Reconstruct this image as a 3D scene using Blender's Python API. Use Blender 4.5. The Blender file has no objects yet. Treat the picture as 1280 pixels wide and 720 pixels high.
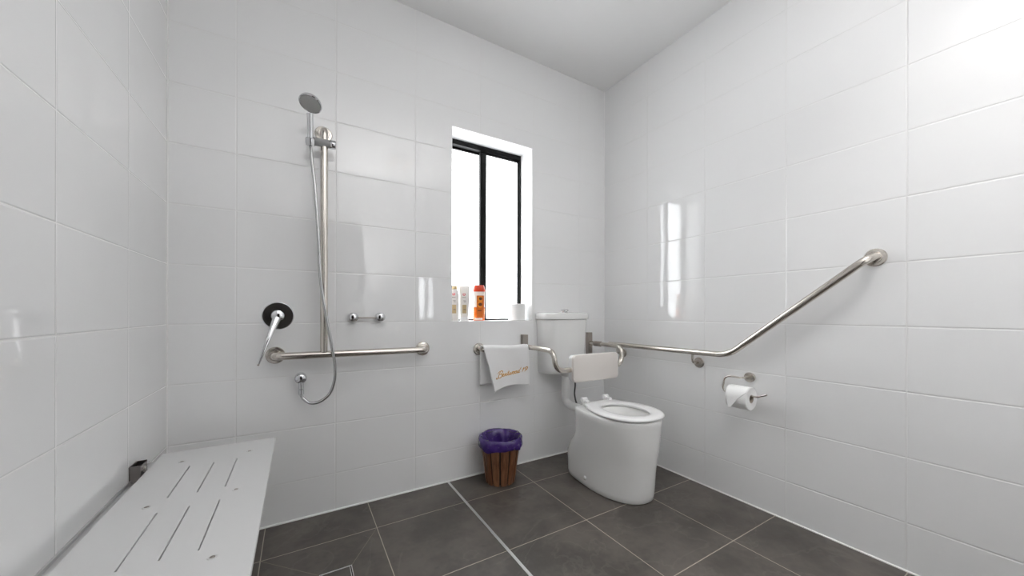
import bpy, bmesh, math, random
from mathutils import Vector, Matrix
from math import pi, sin, cos, radians

random.seed(7)
scene = bpy.context.scene
COL = scene.collection

# ------------------------------------------------------------------ room sizes (metres)
# left wall x = 0, back wall y = 0, floor z = 0; the room extends towards -y
W, D, H = 2.4818, 2.70, 2.6886
TW, TH, TZ = 0.400, 0.252, 0.1865          # wall tile pitch and height of the lowest joint
WX0, WX1, WZ0, WZ1 = 1.246, 1.814, 0.943, 2.096   # window opening in the back wall
WD = 0.14                                   # depth of the window reveal

# ------------------------------------------------------------------ materials
def new_mat(name):
    m = bpy.data.materials.new(name)
    m.use_nodes = True
    return m, m.node_tree, m.node_tree.nodes['Principled BSDF']

def simple(name, col, rough=0.5, metal=0.0, coat=0.0, ior=1.5, noise=0.0, nscale=40.0, bump=0.0, sss=0.0):
    """Principled material with a little procedural variation."""
    m, nt, b = new_mat(name)
    b.inputs['Base Color'].default_value = (*col, 1)
    b.inputs['Roughness'].default_value = rough
    b.inputs['Metallic'].default_value = metal
    b.inputs['Coat Weight'].default_value = coat
    b.inputs['IOR'].default_value = ior
    if noise or bump:
        tc = nt.nodes.new('ShaderNodeTexCoord')
        n = nt.nodes.new('ShaderNodeTexNoise')
        n.inputs['Scale'].default_value = nscale
        n.inputs['Detail'].default_value = 4
        nt.links.new(tc.outputs['Object'], n.inputs['Vector'])
        if noise:
            mr = nt.nodes.new('ShaderNodeMapRange')
            mr.inputs['To Min'].default_value = max(rough - noise, 0.0)
            mr.inputs['To Max'].default_value = min(rough + noise, 1.0)
            nt.links.new(n.outputs['Fac'], mr.inputs['Value'])
            nt.links.new(mr.outputs['Result'], b.inputs['Roughness'])
        if bump:
            bp = nt.nodes.new('ShaderNodeBump')
            bp.inputs['Strength'].default_value = bump
            bp.inputs['Distance'].default_value = 0.002
            nt.links.new(n.outputs['Fac'], bp.inputs['Height'])
            nt.links.new(bp.outputs['Normal'], b.inputs['Normal'])
    return m

class NB:
    """Small helper for math node chains."""
    def __init__(s, nt): s.nt = nt
    def n(s, t): return s.nt.nodes.new(t)
    def m(s, op, a, b=None, c=None):
        x = s.n('ShaderNodeMath'); x.operation = op
        for i, v in enumerate((a, b, c)):
            if v is None: continue
            if isinstance(v, (int, float)): x.inputs[i].default_value = v
            else: s.nt.links.new(v, x.inputs[i])
        return x.outputs[0]
    def ramp(s, v, a, b, lo=0.0, hi=1.0):
        x = s.n('ShaderNodeMapRange'); x.interpolation_type = 'SMOOTHSTEP'
        s.nt.links.new(v, x.inputs['Value'])
        for k, q in (('From Min', a), ('From Max', b), ('To Min', lo), ('To Max', hi)):
            x.inputs[k].default_value = q
        return x.outputs['Result']
    def joint(s, v, off, pitch):
        """distance from coordinate v to the nearest joint line"""
        a = s.m('DIVIDE', s.m('SUBTRACT', v, off), pitch)
        f = s.m('FRACT', s.m('ADD', a, 0.5))
        return s.m('MULTIPLY', s.m('ABSOLUTE', s.m('SUBTRACT', f, 0.5)), pitch)
    def mix(s, fac, c0, c1):
        x = s.n('ShaderNodeMix'); x.data_type = 'RGBA'
        s.nt.links.new(fac, x.inputs['Factor'])
        for i, c in ((6, c0), (7, c1)):
            if isinstance(c, tuple): x.inputs[i].default_value = (*c, 1)
            else: s.nt.links.new(c, x.inputs[i])
        return x.outputs[2]

def tile_wall_mat(name, axis, off):
    m, nt, b = new_mat(name)
    q = NB(nt)
    geo = q.n('ShaderNodeNewGeometry')
    sep = q.n('ShaderNodeSeparateXYZ'); nt.links.new(geo.outputs['Position'], sep.inputs[0])
    du = q.joint(sep.outputs[axis], off, TW)
    dv = q.joint(sep.outputs['Z'], TZ, TH)
    d = q.m('MINIMUM', du, dv)
    tile = q.ramp(d, 0.0010, 0.0017)
    col = q.mix(tile, (0.80, 0.797, 0.79), (0.865, 0.867, 0.870))
    nt.links.new(col, b.inputs['Base Color'])
    nt.links.new(q.ramp(d, 0.0010, 0.0017, 0.6, 0.045), b.inputs['Roughness'])
    b.inputs['IOR'].default_value = 1.72
    # pillowed tile edge and a faint ripple in the glaze
    edge = q.ramp(d, 0.0006, 0.0045)
    nz = q.n('ShaderNodeTexNoise'); nz.inputs['Scale'].default_value = 5.0; nz.inputs['Detail'].default_value = 1
    nt.links.new(geo.outputs['Position'], nz.inputs['Vector'])
    h = q.m('ADD', q.m('MULTIPLY', edge, 0.0009), q.m('MULTIPLY', nz.outputs['Fac'], 0.0009))
    bp = q.n('ShaderNodeBump'); bp.inputs['Strength'].default_value = 1.0; bp.inputs['Distance'].default_value = 1.0
    nt.links.new(h, bp.inputs['Height']); nt.links.new(bp.outputs['Normal'], b.inputs['Normal'])
    return m

STRIP_X = 1.2230                      # metal strip between the two floor areas
def floor_mat():
    m, nt, b = new_mat('dark floor tile')
    q = NB(nt)
    geo = q.n('ShaderNodeNewGeometry')
    sep = q.n('ShaderNodeSeparateXYZ'); nt.links.new(geo.outputs['Position'], sep.inputs[0])
    x, y = sep.outputs['X'], sep.outputs['Y']
    right = q.m('GREATER_THAN', x, STRIP_X)
    dl = q.joint(x, 0.780, 0.4425); dr = q.joint(x, 1.656, 0.4445)
    dx = q.m('ADD', q.m('MULTIPLY', dr, right), q.m('MULTIPLY', dl, q.m('SUBTRACT', 1.0, right)))
    dy = q.joint(y, -0.259, 0.446)
    d = q.m('MINIMUM', dx, dy)
    tile = q.ramp(d, 0.0014, 0.0020)
    n1 = q.n('ShaderNodeTexNoise'); n1.inputs['Scale'].default_value = 3.2; n1.inputs['Detail'].default_value = 9; n1.inputs['Roughness'].default_value = 0.62
    n2 = q.n('ShaderNodeTexNoise'); n2.inputs['Scale'].default_value = 38; n2.inputs['Detail'].default_value = 6
    n3 = q.n('ShaderNodeTexNoise'); n3.inputs['Scale'].default_value = 2.1; n3.inputs['Detail'].default_value = 12; n3.inputs['Distortion'].default_value = 1.6
    for n in (n1, n2, n3): nt.links.new(geo.outputs['Position'], n.inputs['Vector'])
    vein = q.ramp(q.m('ABSOLUTE', q.m('SUBTRACT', n3.outputs['Fac'], 0.5)), 0.0, 0.02, 1.0, 0.0)
    fac = q.m('ADD', q.m('MULTIPLY', n1.outputs['Fac'], 0.75), q.m('MULTIPLY', n2.outputs['Fac'], 0.25))
    base = q.mix(q.ramp(fac, 0.38, 0.62), (0.050, 0.043, 0.037), (0.106, 0.092, 0.080))
    base = q.mix(q.m('MULTIPLY', vein, 0.16), base, (0.20, 0.18, 0.16))
    col = q.mix(tile, (0.40, 0.355, 0.29), base)
    nt.links.new(col, b.inputs['Base Color'])
    nt.links.new(q.ramp(n2.outputs['Fac'], 0.3, 0.7, 0.36, 0.50), b.inputs['Roughness'])
    h = q.m('ADD', q.m('MULTIPLY', q.ramp(d, 0.001, 0.003), 0.0008), q.m('MULTIPLY', n2.outputs['Fac'], 0.0003))
    bp = q.n('ShaderNodeBump'); bp.inputs['Distance'].default_value = 1.0
    nt.links.new(h, bp.inputs['Height']); nt.links.new(bp.outputs['Normal'], b.inputs['Normal'])
    return m

def brushed_steel(name, col=(0.62, 0.58, 0.53), rough=0.20):
    m, nt, b = new_mat(name)
    q = NB(nt)
    b.inputs['Metallic'].default_value = 1.0
    tc = q.n('ShaderNodeTexCoord'); n = q.n('ShaderNodeTexNoise')
    n.inputs['Scale'].default_value = 900; n.inputs['Detail'].default_value = 1
    nt.links.new(tc.outputs['Object'], n.inputs['Vector'])
    nt.links.new(q.ramp(n.outputs['Fac'], 0.3, 0.7, rough - 0.015, rough + 0.015), b.inputs['Roughness'])
    nt.links.new(q.mix(n.outputs['Fac'], tuple(c * 0.985 for c in col), tuple(min(c * 1.015, 1) for c in col)), b.inputs['Base Color'])
    return m

def frosted_mat():
    m = bpy.data.materials.new('frosted glass'); m.use_nodes = True
    nt = m.node_tree; nt.nodes.clear(); q = NB(nt)
    out = q.n('ShaderNodeOutputMaterial')
    tr = q.n('ShaderNodeBsdfTranslucent'); tr.inputs['Color'].default_value = (0.97, 0.98, 0.98, 1)
    gl = q.n('ShaderNodeBsdfGlossy'); gl.inputs['Roughness'].default_value = 0.25
    fr = q.n('ShaderNodeFresnel'); fr.inputs['IOR'].default_value = 1.3
    mx = q.n('ShaderNodeMixShader')
    nt.links.new(fr.outputs[0], mx.inputs[0]); nt.links.new(tr.outputs[0], mx.inputs[1]); nt.links.new(gl.outputs[0], mx.inputs[2])
    nt.links.new(mx.outputs[0], out.inputs['Surface'])
    return m

def emit_mat(name, col, s):
    m = bpy.data.materials.new(name); m.use_nodes = True
    nt = m.node_tree; nt.nodes.clear()
    out = nt.nodes.new('ShaderNodeOutputMaterial'); e = nt.nodes.new('ShaderNodeEmission')
    e.inputs['Color'].default_value = (*col, 1); e.inputs['Strength'].default_value = s
    nt.links.new(e.outputs[0], out.inputs['Surface'])
    return m

def wood_slat_mat():
    m, nt, b = new_mat('varnished slat wood')
    q = NB(nt)
    geo = q.n('ShaderNodeNewGeometry'); tc = q.n('ShaderNodeTexCoord')
    mp = q.n('ShaderNodeMapping'); mp.inputs['Scale'].default_value = (60, 60, 5)
    nt.links.new(tc.outputs['Object'], mp.inputs['Vector'])
    n = q.n('ShaderNodeTexNoise'); n.inputs['Scale'].default_value = 1.0; n.inputs['Detail'].default_value = 6
    nt.links.new(mp.outputs[0], n.inputs['Vector'])
    a = q.mix(geo.outputs['Random Per Island'], (0.17, 0.062, 0.026), (0.26, 0.125, 0.062))
    c = q.mix(q.ramp(n.outputs['Fac'], 0.35, 0.7), a, (0.105, 0.040, 0.018))
    nt.links.new(c, b.inputs['Base Color']); b.inputs['Roughness'].default_value = 0.35
    return m

M = dict(
    wall_back=tile_wall_mat('white glazed wall tile back', 'X', 0.2281),
    wall_right=tile_wall_mat('white glazed wall tile right', 'Y', -1.1918),
    wall_left=tile_wall_mat('white glazed wall tile left', 'Y', -0.7894),
    wall_front=tile_wall_mat('white glazed wall tile front', 'X', 0.2281),
    ceiling=simple('white ceiling paint', (0.90, 0.90, 0.90), 0.9, noise=0.05, bump=0.03, nscale=200),
    reveal=simple('white reveal tile', (0.88, 0.88, 0.88), 0.25, noise=0.05),
    floor=floor_mat(),
    grout=simple('sand grout', (0.24, 0.21, 0.17), 0.85, noise=0.1),
    caulk=simple('white silicone bead', (0.88, 0.88, 0.87), 0.45, noise=0.1),
    steel=brushed_steel('brushed stainless steel'),
    steel_dark=brushed_steel('dull stainless steel', (0.38, 0.35, 0.32), 0.30),
    steel_black=brushed_steel('tarnished steel', (0.24, 0.22, 0.21), 0.32),
    strip=brushed_steel('brushed aluminium strip', (0.72, 0.72, 0.72), 0.35),
    chrome=simple('polished chrome', (0.64, 0.645, 0.66), 0.04, 1.0, noise=0.02),
    porcelain=simple('white vitreous china', (0.83, 0.83, 0.82), 0.08, 0, 0.3, noise=0.02),
    seat=simple('white seat plastic', (0.88, 0.88, 0.88), 0.22, noise=0.04),
    pipe=simple('white pvc pipe', (0.78, 0.78, 0.77), 0.3, noise=0.05),
    rubber=simple('black rubber', (0.015, 0.015, 0.015), 0.6, noise=0.1),
    hose_grey=simple('grey braided hose', (0.10, 0.10, 0.10), 0.4, 0.4, noise=0.1),
    pad=simple('ivory padded vinyl', (0.74, 0.70, 0.665), 0.45, noise=0.08, bump=0.05, nscale=300),
    bench=simple('white compact laminate', (0.66, 0.66, 0.66), 0.38, noise=0.05),
    towel=simple('white terry cloth', (0.86, 0.86, 0.86), 0.95, noise=0.04, bump=0.9, nscale=420),
    gold=simple('gold embroidery thread', (0.60, 0.33, 0.085), 0.55, noise=0.1),
    paper=simple('white toilet tissue', (0.88, 0.88, 0.875), 0.95, noise=0.04, bump=0.25, nscale=160),
    card=simple('grey cardboard core', (0.42, 0.37, 0.31), 0.9, noise=0.05),
    black_frame=simple('black powder coat', (0.005, 0.005, 0.005), 0.5, ior=1.22, noise=0.05),
    slat=wood_slat_mat(),
    bin_inner=simple('dark bin drum', (0.02, 0.012, 0.008), 0.7, noise=0.1),
    liner=simple('purple plastic liner', (0.045, 0.016, 0.145), 0.26, noise=0.06, coat=0.2, bump=0.5, nscale=55),
    face=simple('grey spray face', (0.42, 0.42, 0.41), 0.45, noise=0.08),
    grey_plastic=simple('grey slider plastic', (0.30, 0.30, 0.30), 0.4, noise=0.06),
    bottle_white=simple('pearl white bottle plastic', (0.80, 0.77, 0.74), 0.3, noise=0.05),
    bottle_amber=simple('orange shower gel', (0.80, 0.16, 0.010), 0.2, noise=0.04),
    bottle_pale=simple('milky label panel', (0.84, 0.76, 0.70), 0.35, noise=0.04),
    amber_label=simple('amber printed label', (0.55, 0.13, 0.012), 0.35, noise=0.04),
    cap_red=simple('red cap plastic', (0.56, 0.045, 0.010), 0.3, noise=0.05),
    fruit=simple('dark fruit print', (0.10, 0.025, 0.008), 0.4, noise=0.05),
    ring=simple('yellow fruit print', (0.72, 0.24, 0.015), 0.4, noise=0.05),
    tan=simple('tan printed panel', (0.50, 0.37, 0.20), 0.45, noise=0.05),
    red=simple('red printed mark', (0.68, 0.05, 0.07), 0.4, noise=0.05),
    ink=simple('grey print', (0.22, 0.18, 0.15), 0.5, noise=0.05),
    frost=frosted_mat(),
    door=simple('dark stained door', (0.020, 0.014, 0.011), 0.5, noise=0.1),
    lamp=emit_mat('lit lamp lens', (1.0, 0.97, 0.93), 12.0),
    bulb=emit_mat('lit heat bulb', (1.0, 0.93, 0.85), 2.0),
    white_plastic=simple('white fitting plastic', (0.8, 0.8, 0.8), 0.4, noise=0.05),
)

# ------------------------------------------------------------------ mesh helpers
def new_bm(): return bmesh.new()

def finish(name, bm, mat, parent=None, smooth=35, loc=None, bevel=0.0, bseg=2):
    me = bpy.data.meshes.new(name)
    bmesh.ops.recalc_face_normals(bm, faces=bm.faces)
    bm.to_mesh(me); bm.free()
    for k in (mat if isinstance(mat, (list, tuple)) else [mat]): me.materials.append(k)
    if smooth:
        me.polygons.foreach_set('use_smooth', [True] * len(me.polygons))
        if smooth < 180: me.set_sharp_from_angle(angle=radians(smooth))
    o = bpy.data.objects.new(name, me); COL.objects.link(o)
    if parent is not None:
        o.parent = parent
        o.matrix_parent_inverse = Matrix.Identity(4)
        if parent.type == 'EMPTY' and parent.parent is None:   # meshes are written in room coordinates
            me.transform(Matrix.Translation(-parent.location))
        else:
            p = parent
            while p.parent is not None: p = p.parent
            me.transform(Matrix.Translation(-p.location))
    elif loc is not None:
        me.transform(Matrix.Translation(-Vector(loc))); o.location = loc
    if bevel:
        b = o.modifiers.new('bevel', 'BEVEL'); b.width = bevel; b.segments = bseg; b.limit_method = 'ANGLE'; b.angle_limit = radians(40)
    return o

def thing(name, label, cat, loc, group=None):
    o = bpy.data.objects.new(name, None); COL.objects.link(o)
    o.empty_display_size = 0.05; o.location = loc
    o['label'] = label; o['category'] = cat
    if group: o['group'] = group
    return o

def tag(o, label, cat, group=None):
    o['label'] = label; o['category'] = cat
    if group: o['group'] = group
    return o

def structure(o): o['kind'] = 'structure'; return o

def add_box(bm, a, b, mi=0):
    x0, y0, z0 = a; x1, y1, z1 = b
    v = [bm.verts.new(p) for p in ((x0,y0,z0),(x1,y0,z0),(x1,y1,z0),(x0,y1,z0),(x0,y0,z1),(x1,y0,z1),(x1,y1,z1),(x0,y1,z1))]
    for f in ((3,2,1,0),(4,5,6,7),(0,1,5,4),(1,2,6,5),(2,3,7,6),(3,0,4,7)):
        bm.faces.new([v[i] for i in f]).material_index = mi

def fillet(pts, r):
    pts = [Vector(p) for p in pts]
    out = [pts[0]]
    for i in range(1, len(pts) - 1):
        p, a, b = pts[i], pts[i-1], pts[i+1]
        rr = r[i-1] if isinstance(r, (list, tuple)) else r
        u, w = (a - p), (b - p)
        k = min(rr, u.length * 0.49, w.length * 0.49)
        s, e = p + u.normalized() * k, p + w.normalized() * k
        for j in range(9):
            t = j / 8
            out.append(s * (1-t)**2 + p * 2*t*(1-t) + e * t*t)
    out.append(pts[-1])
    return out

def catmull(pts, n=8):
    P = [Vector(p) for p in pts]
    P = [P[0] * 2 - P[1]] + P + [P[-1] * 2 - P[-2]]
    out = []
    for i in range(1, len(P) - 2):
        for j in range(n):
            t = j / n
            a, b, c, d = P[i-1], P[i], P[i+1], P[i+2]
            out.append(0.5 * (2*b + (c-a)*t + (2*a-5*b+4*c-d)*t*t + (3*b-3*c+d-a)*t**3))
    out.append(P[-2])
    return out

def add_tube(bm, pts, r, seg=16, cap=True):
    pts = [Vector(p) for p in pts]
    n = len(pts)
    rad = r if callable(r) else (lambda t: r)
    T = []
    for i in range(n):
        d = pts[min(i+1, n-1)] - pts[max(i-1, 0)]
        T.append(d.normalized())
    ref = Vector((0, 0, 1)) if abs(T[0].z) < 0.9 else Vector((1, 0, 0))
    u = (ref - T[0] * ref.dot(T[0])).normalized()
    rings = []
    for i in range(n):
        u = (u - T[i] * u.dot(T[i])).normalized()
        w = T[i].cross(u)
        k = rad(i / max(n-1, 1))
        rings.append([bm.verts.new(pts[i] + (u * cos(2*pi*j/seg) + w * sin(2*pi*j/seg)) * k) for j in range(seg)])
    for a, b in zip(rings, rings[1:]):
        for j in range(seg):
            bm.faces.new((a[j], a[(j+1) % seg], b[(j+1) % seg], b[j]))
    if cap:
        bm.faces.new(rings[0][::-1]); bm.faces.new(rings[-1])

def frame_of(axis):
    z = Vector(axis).normalized()
    ref = Vector((0, 0, 1)) if abs(z.z) < 0.9 else Vector((1, 0, 0))
    x = (ref - z * ref.dot(z)).normalized()
    return x, z.cross(x), z

def add_lathe(bm, prof, origin, axis=(0, 0, 1), seg=40, mi=0, noise=None):
    """prof: (radius, distance along axis); radius 0 ends close the surface."""
    o = Vector(origin); X, Y, Z = frame_of(axis)
    prev = None
    for k, (r, h) in enumerate(prof):
        if r < 1e-6:
            ring = [bm.verts.new(o + Z * h)]
        else:
            ring = []
            for j in range(seg):
                a = 2*pi*j/seg
                rr, hh = (r, h) if noise is None else noise(k, a, r, h)
                ring.append(bm.verts.new(o + (X*cos(a) + Y*sin(a)) * rr + Z * hh))
        if prev is not None:
            if len(prev) == 1 and len(ring) > 1:
                for j in range(seg): bm.faces.new((prev[0], ring[j], ring[(j+1) % seg])).material_index = mi
            elif len(ring) == 1:
                for j in range(seg): bm.faces.new((prev[j], prev[(j+1) % seg], ring[0])).material_index = mi
            else:
                for j in range(seg): bm.faces.new((prev[j], prev[(j+1) % seg], ring[(j+1) % seg], ring[j])).material_index = mi
        prev = ring

def add_loft(bm, rings, close_start=True, close_end=True, mi=0):
    R = [[bm.verts.new(p) for p in r] for r in rings]
    n = len(R[0])
    for a, b in zip(R, R[1:]):
        for j in range(n):
            bm.faces.new((a[j], a[(j+1) % n], b[(j+1) % n], b[j])).material_index = mi
    if close_start: bm.faces.new(R[0][::-1]).material_index = mi
    if close_end: bm.faces.new(R[-1]).material_index = mi

def flange(parent, origin, axis, r=0.040, label=None, mat='steel'):
    bm = new_bm()
    add_lathe(bm, [(0, 0), (r*0.97, 0), (r, 0.0015), (r, 0.005), (r*0.92, 0.0085), (r*0.66, 0.0095), (r*0.60, 0.0125), (r*0.42, 0.0130), (0, 0.0130)], origin, axis)
    o = finish('flange', bm, M[mat], parent, 30)
    if label: o['label'] = label
    return o

# ------------------------------------------------------------------ the room
bm = new_bm()
add_box(bm, (-0.1, -D - 0.1, -0.1), (W + 0.1, 0.2, 0.0))
# cut lines running from the tile corners down to the shower drain
DRX0, DRX1, DRY0, DRY1 = 0.536, 0.649, -0.580, -0.467
def strip2d(a, b, w=0.0022, z=0.0004):
    a, b = Vector((*a, 0)), Vector((*b, 0)); t = (b - a).normalized(); nrm = Vector((-t.y, t.x, 0)) * w / 2
    f = bm.faces.new([bm.verts.new(p + Vector((0, 0, z))) for p in (a - nrm, b - nrm, b + nrm, a + nrm)]); f.material_index = 1
strip2d((0.780, -0.259), (DRX1, DRY1)); strip2d((0.3375, -0.259), (DRX0, DRY1))
strip2d((0.780, -0.705), (DRX1, DRY0)); strip2d((0.3375, -0.705), (DRX0, DRY0))
structure(finish('floor', bm, [M['floor'], M['grout']], smooth=0))

bm = new_bm(); add_box(bm, (-0.1, -D - 0.1, H), (W + 0.1, 0.2, H + 0.1))
structure(finish('ceiling', bm, M['ceiling'], smooth=0))
bm = new_bm(); add_box(bm, (-0.1, -D - 0.1, 0), (0, 0.2, H))
structure(finish('wall_left', bm, M['wall_left'], smooth=0))
bm = new_bm(); add_box(bm, (W, -D - 0.1, 0), (W + 0.1, 0.2, H))
structure(finish('wall_right', bm, M['wall_right'], smooth=0))

def wall_with_holes(name, y0, y1, holes, mat):
    """wall across the room with rectangular openings (x0, x1, z0, z1)"""
    bm = new_bm()
    xs = sorted({0, W, *[h[0] for h in holes], *[h[1] for h in holes]})
    zs = sorted({0, H, *[h[2] for h in holes], *[h[3] for h in holes]})
    inside = lambda x, z: any(h[0] < x < h[1] and h[2] < z < h[3] for h in holes)
    for a, b in zip(xs, xs[1:]):
        for c, d in zip(zs, zs[1:]):
            if not inside((a+b)/2, (c+d)/2): add_box(bm, (a, y0, c), (b, y1, d))
    bmesh.ops.remove_doubles(bm, verts=bm.verts, dist=1e-5)
    # drop the faces shared by two neighbouring blocks
    seen = {}
    for f in bm.faces: seen.setdefault(tuple(round(q, 4) for q in f.calc_center_median()), []).append(f)
    bmesh.ops.delete(bm, geom=[f for v in seen.values() if len(v) > 1 for f in v], context='FACES')
    return structure(finish(name, bm, mat, smooth=0))

L = 0.006   # reveal lining thickness
wall_with_holes('wall_back', 0.0, 0.2, [(WX0 - L, WX1 + L, WZ0 - L, WZ1 + L)], M['wall_back'])
W2 = (1.82, 2.075, 0.89, 1.52)        # small frosted window in the wall behind the camera
DO = (0.10, 1.16, 0.0, 2.10)          # doorway
wall_with_holes('wall_front', -D - 0.1, -D, [DO, W2], M['wall_front'])

# silicone beads in the internal corners
def bead(name, a, b, r=0.0035):
    bm = new_bm(); add_tube(bm, [a, b], r, 10)
    structure(finish(name, bm, M['caulk'], smooth=60))
bead('trim_1', (0, -0.0015, 0.002), (W, -0.0015, 0.002), 0.0055)
bead('trim_2', (W - 0.001, -D, 0.0015), (W - 0.001, 0, 0.0015), 0.0045)
bead('trim_3', (0.001, -D, 0.0015), (0.001, 0, 0.0015), 0.0045)
bead('trim_4', (0.0, -0.0, 0), (0.0, -0.0, H), 0.0035)
bead('trim_5', (W, -0.0, 0), (W, -0.0, H), 0.003)

# metal strip between shower floor and toilet floor
bm = new_bm(); add_box(bm, (STRIP_X - 0.0065, -D, -0.004), (STRIP_X + 0.0065, -0.004, 0.0022))
structure(finish('trim_6', bm, M['strip'], smooth=0, bevel=0.001))

# window
def sliding_window(name, x0, x1, z0, z1, yf, sgn, fw=0.03):
    """black sliding window; yf = room face of the frame, sgn = +1 when outdoors is towards +y"""
    e = structure(bpy.data.objects.new(name, None)); COL.objects.link(e); e.location = ((x0+x1)/2, yf, z0)
    Y = lambda a: yf + sgn * a
    def bx(bm, xa, xb, za, zb, ya, yb): add_box(bm, (xa, min(Y(ya), Y(yb)), za), (xb, max(Y(ya), Y(yb)), zb))
    bm = new_bm()
    bx(bm, x0, x1, z1 - 0.032, z1, 0, 0.075); bx(bm, x0, x1, z0, z0 + 0.007, 0, 0.075)
    bx(bm, x0, x0 + 0.012, z0 + 0.007, z1 - 0.032, 0, 0.075); bx(bm, x1 - 0.012, x1, z0 + 0.007, z1 - 0.032, 0, 0.075)
    finish('window_frame', bm, M['black_frame'], e, 0, bevel=0.0015)
    xm = (x0 + x1) / 2
    for xa, xb, yo in ((x0 + 0.012, xm + 0.026, 0.040), (xm - 0.028, x1 - 0.012, 0.012)):
        za, zb = z0 + 0.007, z1 - 0.032
        bm = new_bm()
        s = 0.012
        left = 0.046 if yo < 0.03 else 0.008
        right = 0.007 if yo < 0.03 else 0.044
        bx(bm, xa, xb, zb - 0.012, zb, yo, yo + 0.022); bx(bm, xa, xb, za, za + 0.004, yo, yo + 0.022)
        bx(bm, xa, xa + left, za + 0.004, zb - 0.012, yo, yo + 0.022); bx(bm, xb - right, xb, za + 0.004, zb - 0.012, yo, yo + 0.022)
        sash = finish('sash', bm, M['black_frame'], e, 0, bevel=0.001)
        bm = new_bm()
        ym = Y(yo + 0.011)
        f = [bm.verts.new(p) for p in ((xa + 0.004, ym, za + 0.004), (xb - 0.004, ym, za + 0.004), (xb - 0.004, ym, zb - 0.004), (xa + 0.004, ym, zb - 0.004))]
        bm.faces.new(f)
        finish('pane', bm, M['frost'], sash, 0)
    return e
w1 = sliding_window('window_1', WX0, WX1, WZ0, WZ1, WD, +1)
bm = new_bm()
add_box(bm, (WX0 - L, 0.0, WZ0 - L), (WX0, 0.2, WZ1 + L)); add_box(bm, (WX1, 0.0, WZ0 - L), (WX1 + L, 0.2, WZ1 + L))
add_box(bm, (WX0, 0.0, WZ1), (WX1, 0.2, WZ1 + L)); add_box(bm, (WX0, 0.0, WZ0 - L), (WX1, 0.2, WZ0))
finish('window_reveal', bm, M['reveal'], w1, 0)
sliding_window('window_2', W2[0], W2[1], W2[2], W2[3], -D - 0.02, -1)

# doorway behind the camera with a closed dark timber door
d1 = structure(bpy.data.objects.new('door_1', None)); COL.objects.link(d1); d1.location = (DO[0], -D - 0.05, 0)
bm = new_bm()
add_box(bm, (DO[0], -D - 0.1, 0), (DO[0] + 0.03, -D, DO[3])); add_box(bm, (DO[1] - 0.03, -D - 0.1, 0), (DO[1], -D, DO[3])); add_box(bm, (DO[0] + 0.03, -D - 0.1, DO[3] - 0.03), (DO[1] - 0.03, -D, DO[3]))
finish('door_frame', bm, M['door'], d1, 0, bevel=0.002)
bm = new_bm(); add_box(bm, (DO[0] + 0.032, -D - 0.075, 0.008), (DO[1] - 0.032, -D - 0.035, DO[3] - 0.033))
lf = finish('door_leaf', bm, M['door'], d1, 0, bevel=0.002)
bm = new_bm(); add_tube(bm, fillet([(DO[1] - 0.09, -D - 0.036, 1.0), (DO[1] - 0.09, -D + 0.02, 1.0), (DO[1] - 0.21, -D + 0.02, 1.0)], 0.02), 0.009, 14)
finish('door_handle', bm, M['steel'], lf, 60)

# ------------------------------------------------------------------ T shaped shower grab rail
RO = 0.070                      # how far the rails stand off the wall
t = thing('shower_grab_rail', 'brushed steel inverted T grab rail on the shower wall, tall post rising from horizontal bar', 'grab rail', (0.72, 0, 0.793))
RX = 0.572
bm = new_bm(); add_tube(bm, fillet([(0.375, -0.008, 0.794), (0.375, -RO, 0.794), (1.070, -RO, 0.791), (1.070, -0.008, 0.791)], 0.045), 0.0170, 20)
finish('horizontal_bar', bm, M['steel'], t, 60)
bm = new_bm(); add_tube(bm, fillet([(RX, -RO, 0.806), (RX, -RO, 1.872), (RX, -0.008, 1.872)], 0.045), 0.0165, 20)
finish('vertical_bar', bm, M['steel'], t, 60)
for p in ((0.375, 0, 0.794), (1.070, 0, 0.791), (RX, 0, 1.872)): flange(t, p, (0, -1, 0), 0.039)
sl = new_bm()
add_tube(sl, [(0.520, -RO - 0.008, 1.797), (0.597, -RO - 0.008, 1.799)], lambda q: 0.0185 + 0.004 * sin(pi * q), 24)
sld = finish('slider', sl, M['grey_plastic'], t, 40); sld['label'] = 'grey sliding shower holder clamp'
bm = new_bm(); add_lathe(bm, [(0, 0), (0.019, 0), (0.0205, 0.003), (0.0205, 0.020), (0.018, 0.023), (0, 0.023)], (0.597, -RO - 0.008, 1.799), (1, 0, 0.02), 28)
finish('knob', bm, M['chrome'], sld, 40)

# holder socket and hand shower
hs_p0, hs_p1 = Vector((0.513, -RO - 0.030, 1.775)), Vector((0.511, -0.132, 1.890))
hd = (hs_p1 - hs_p0).normalized()
bm = new_bm(); add_lathe(bm, [(0.010, -0.012), (0.0185, -0.010), (0.021, 0.002), (0.021, 0.020), (0.0175, 0.024), (0.0145, 0.024), (0.0125, -0.006)], hs_p0, hd, 28)
finish('socket', bm, M['chrome'], sld, 40)
t = thing('hand_shower', 'chrome hand shower with round grey spray face and long hanging hose', 'shower head', tuple(hs_p0))
bm = new_bm(); add_tube(bm, [hs_p0 + hd * s for s in (-0.012, 0.0, 0.03, 0.06, 0.09, 0.115, 0.125)], lambda q: 0.0112 + 0.0026 * q, 20)
finish('handle', bm, M['chrome'], t, 60)
hn = Vector((-0.245, -0.36, -0.89)).normalized()
hc = Vector((0.512, -0.165, 1.928))
bm = new_bm(); add_lathe(bm, [(0, -0.030), (0.014, -0.029), (0.030, -0.022), (0.044, -0.008), (0.047, 0.0), (0.047, 0.005), (0.0445, 0.0075), (0.0425, 0.0065), (0, 0.0062)], hc, hn, 44)
hd_o = finish('spray_head', bm, M['chrome'], t, 40)
bm = new_bm()
add_lathe(bm, [(0, 0.0105), (0.030, 0.0102), (0.0405, 0.0085), (0.042, 0.0063)], hc, hn, 44)
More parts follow.
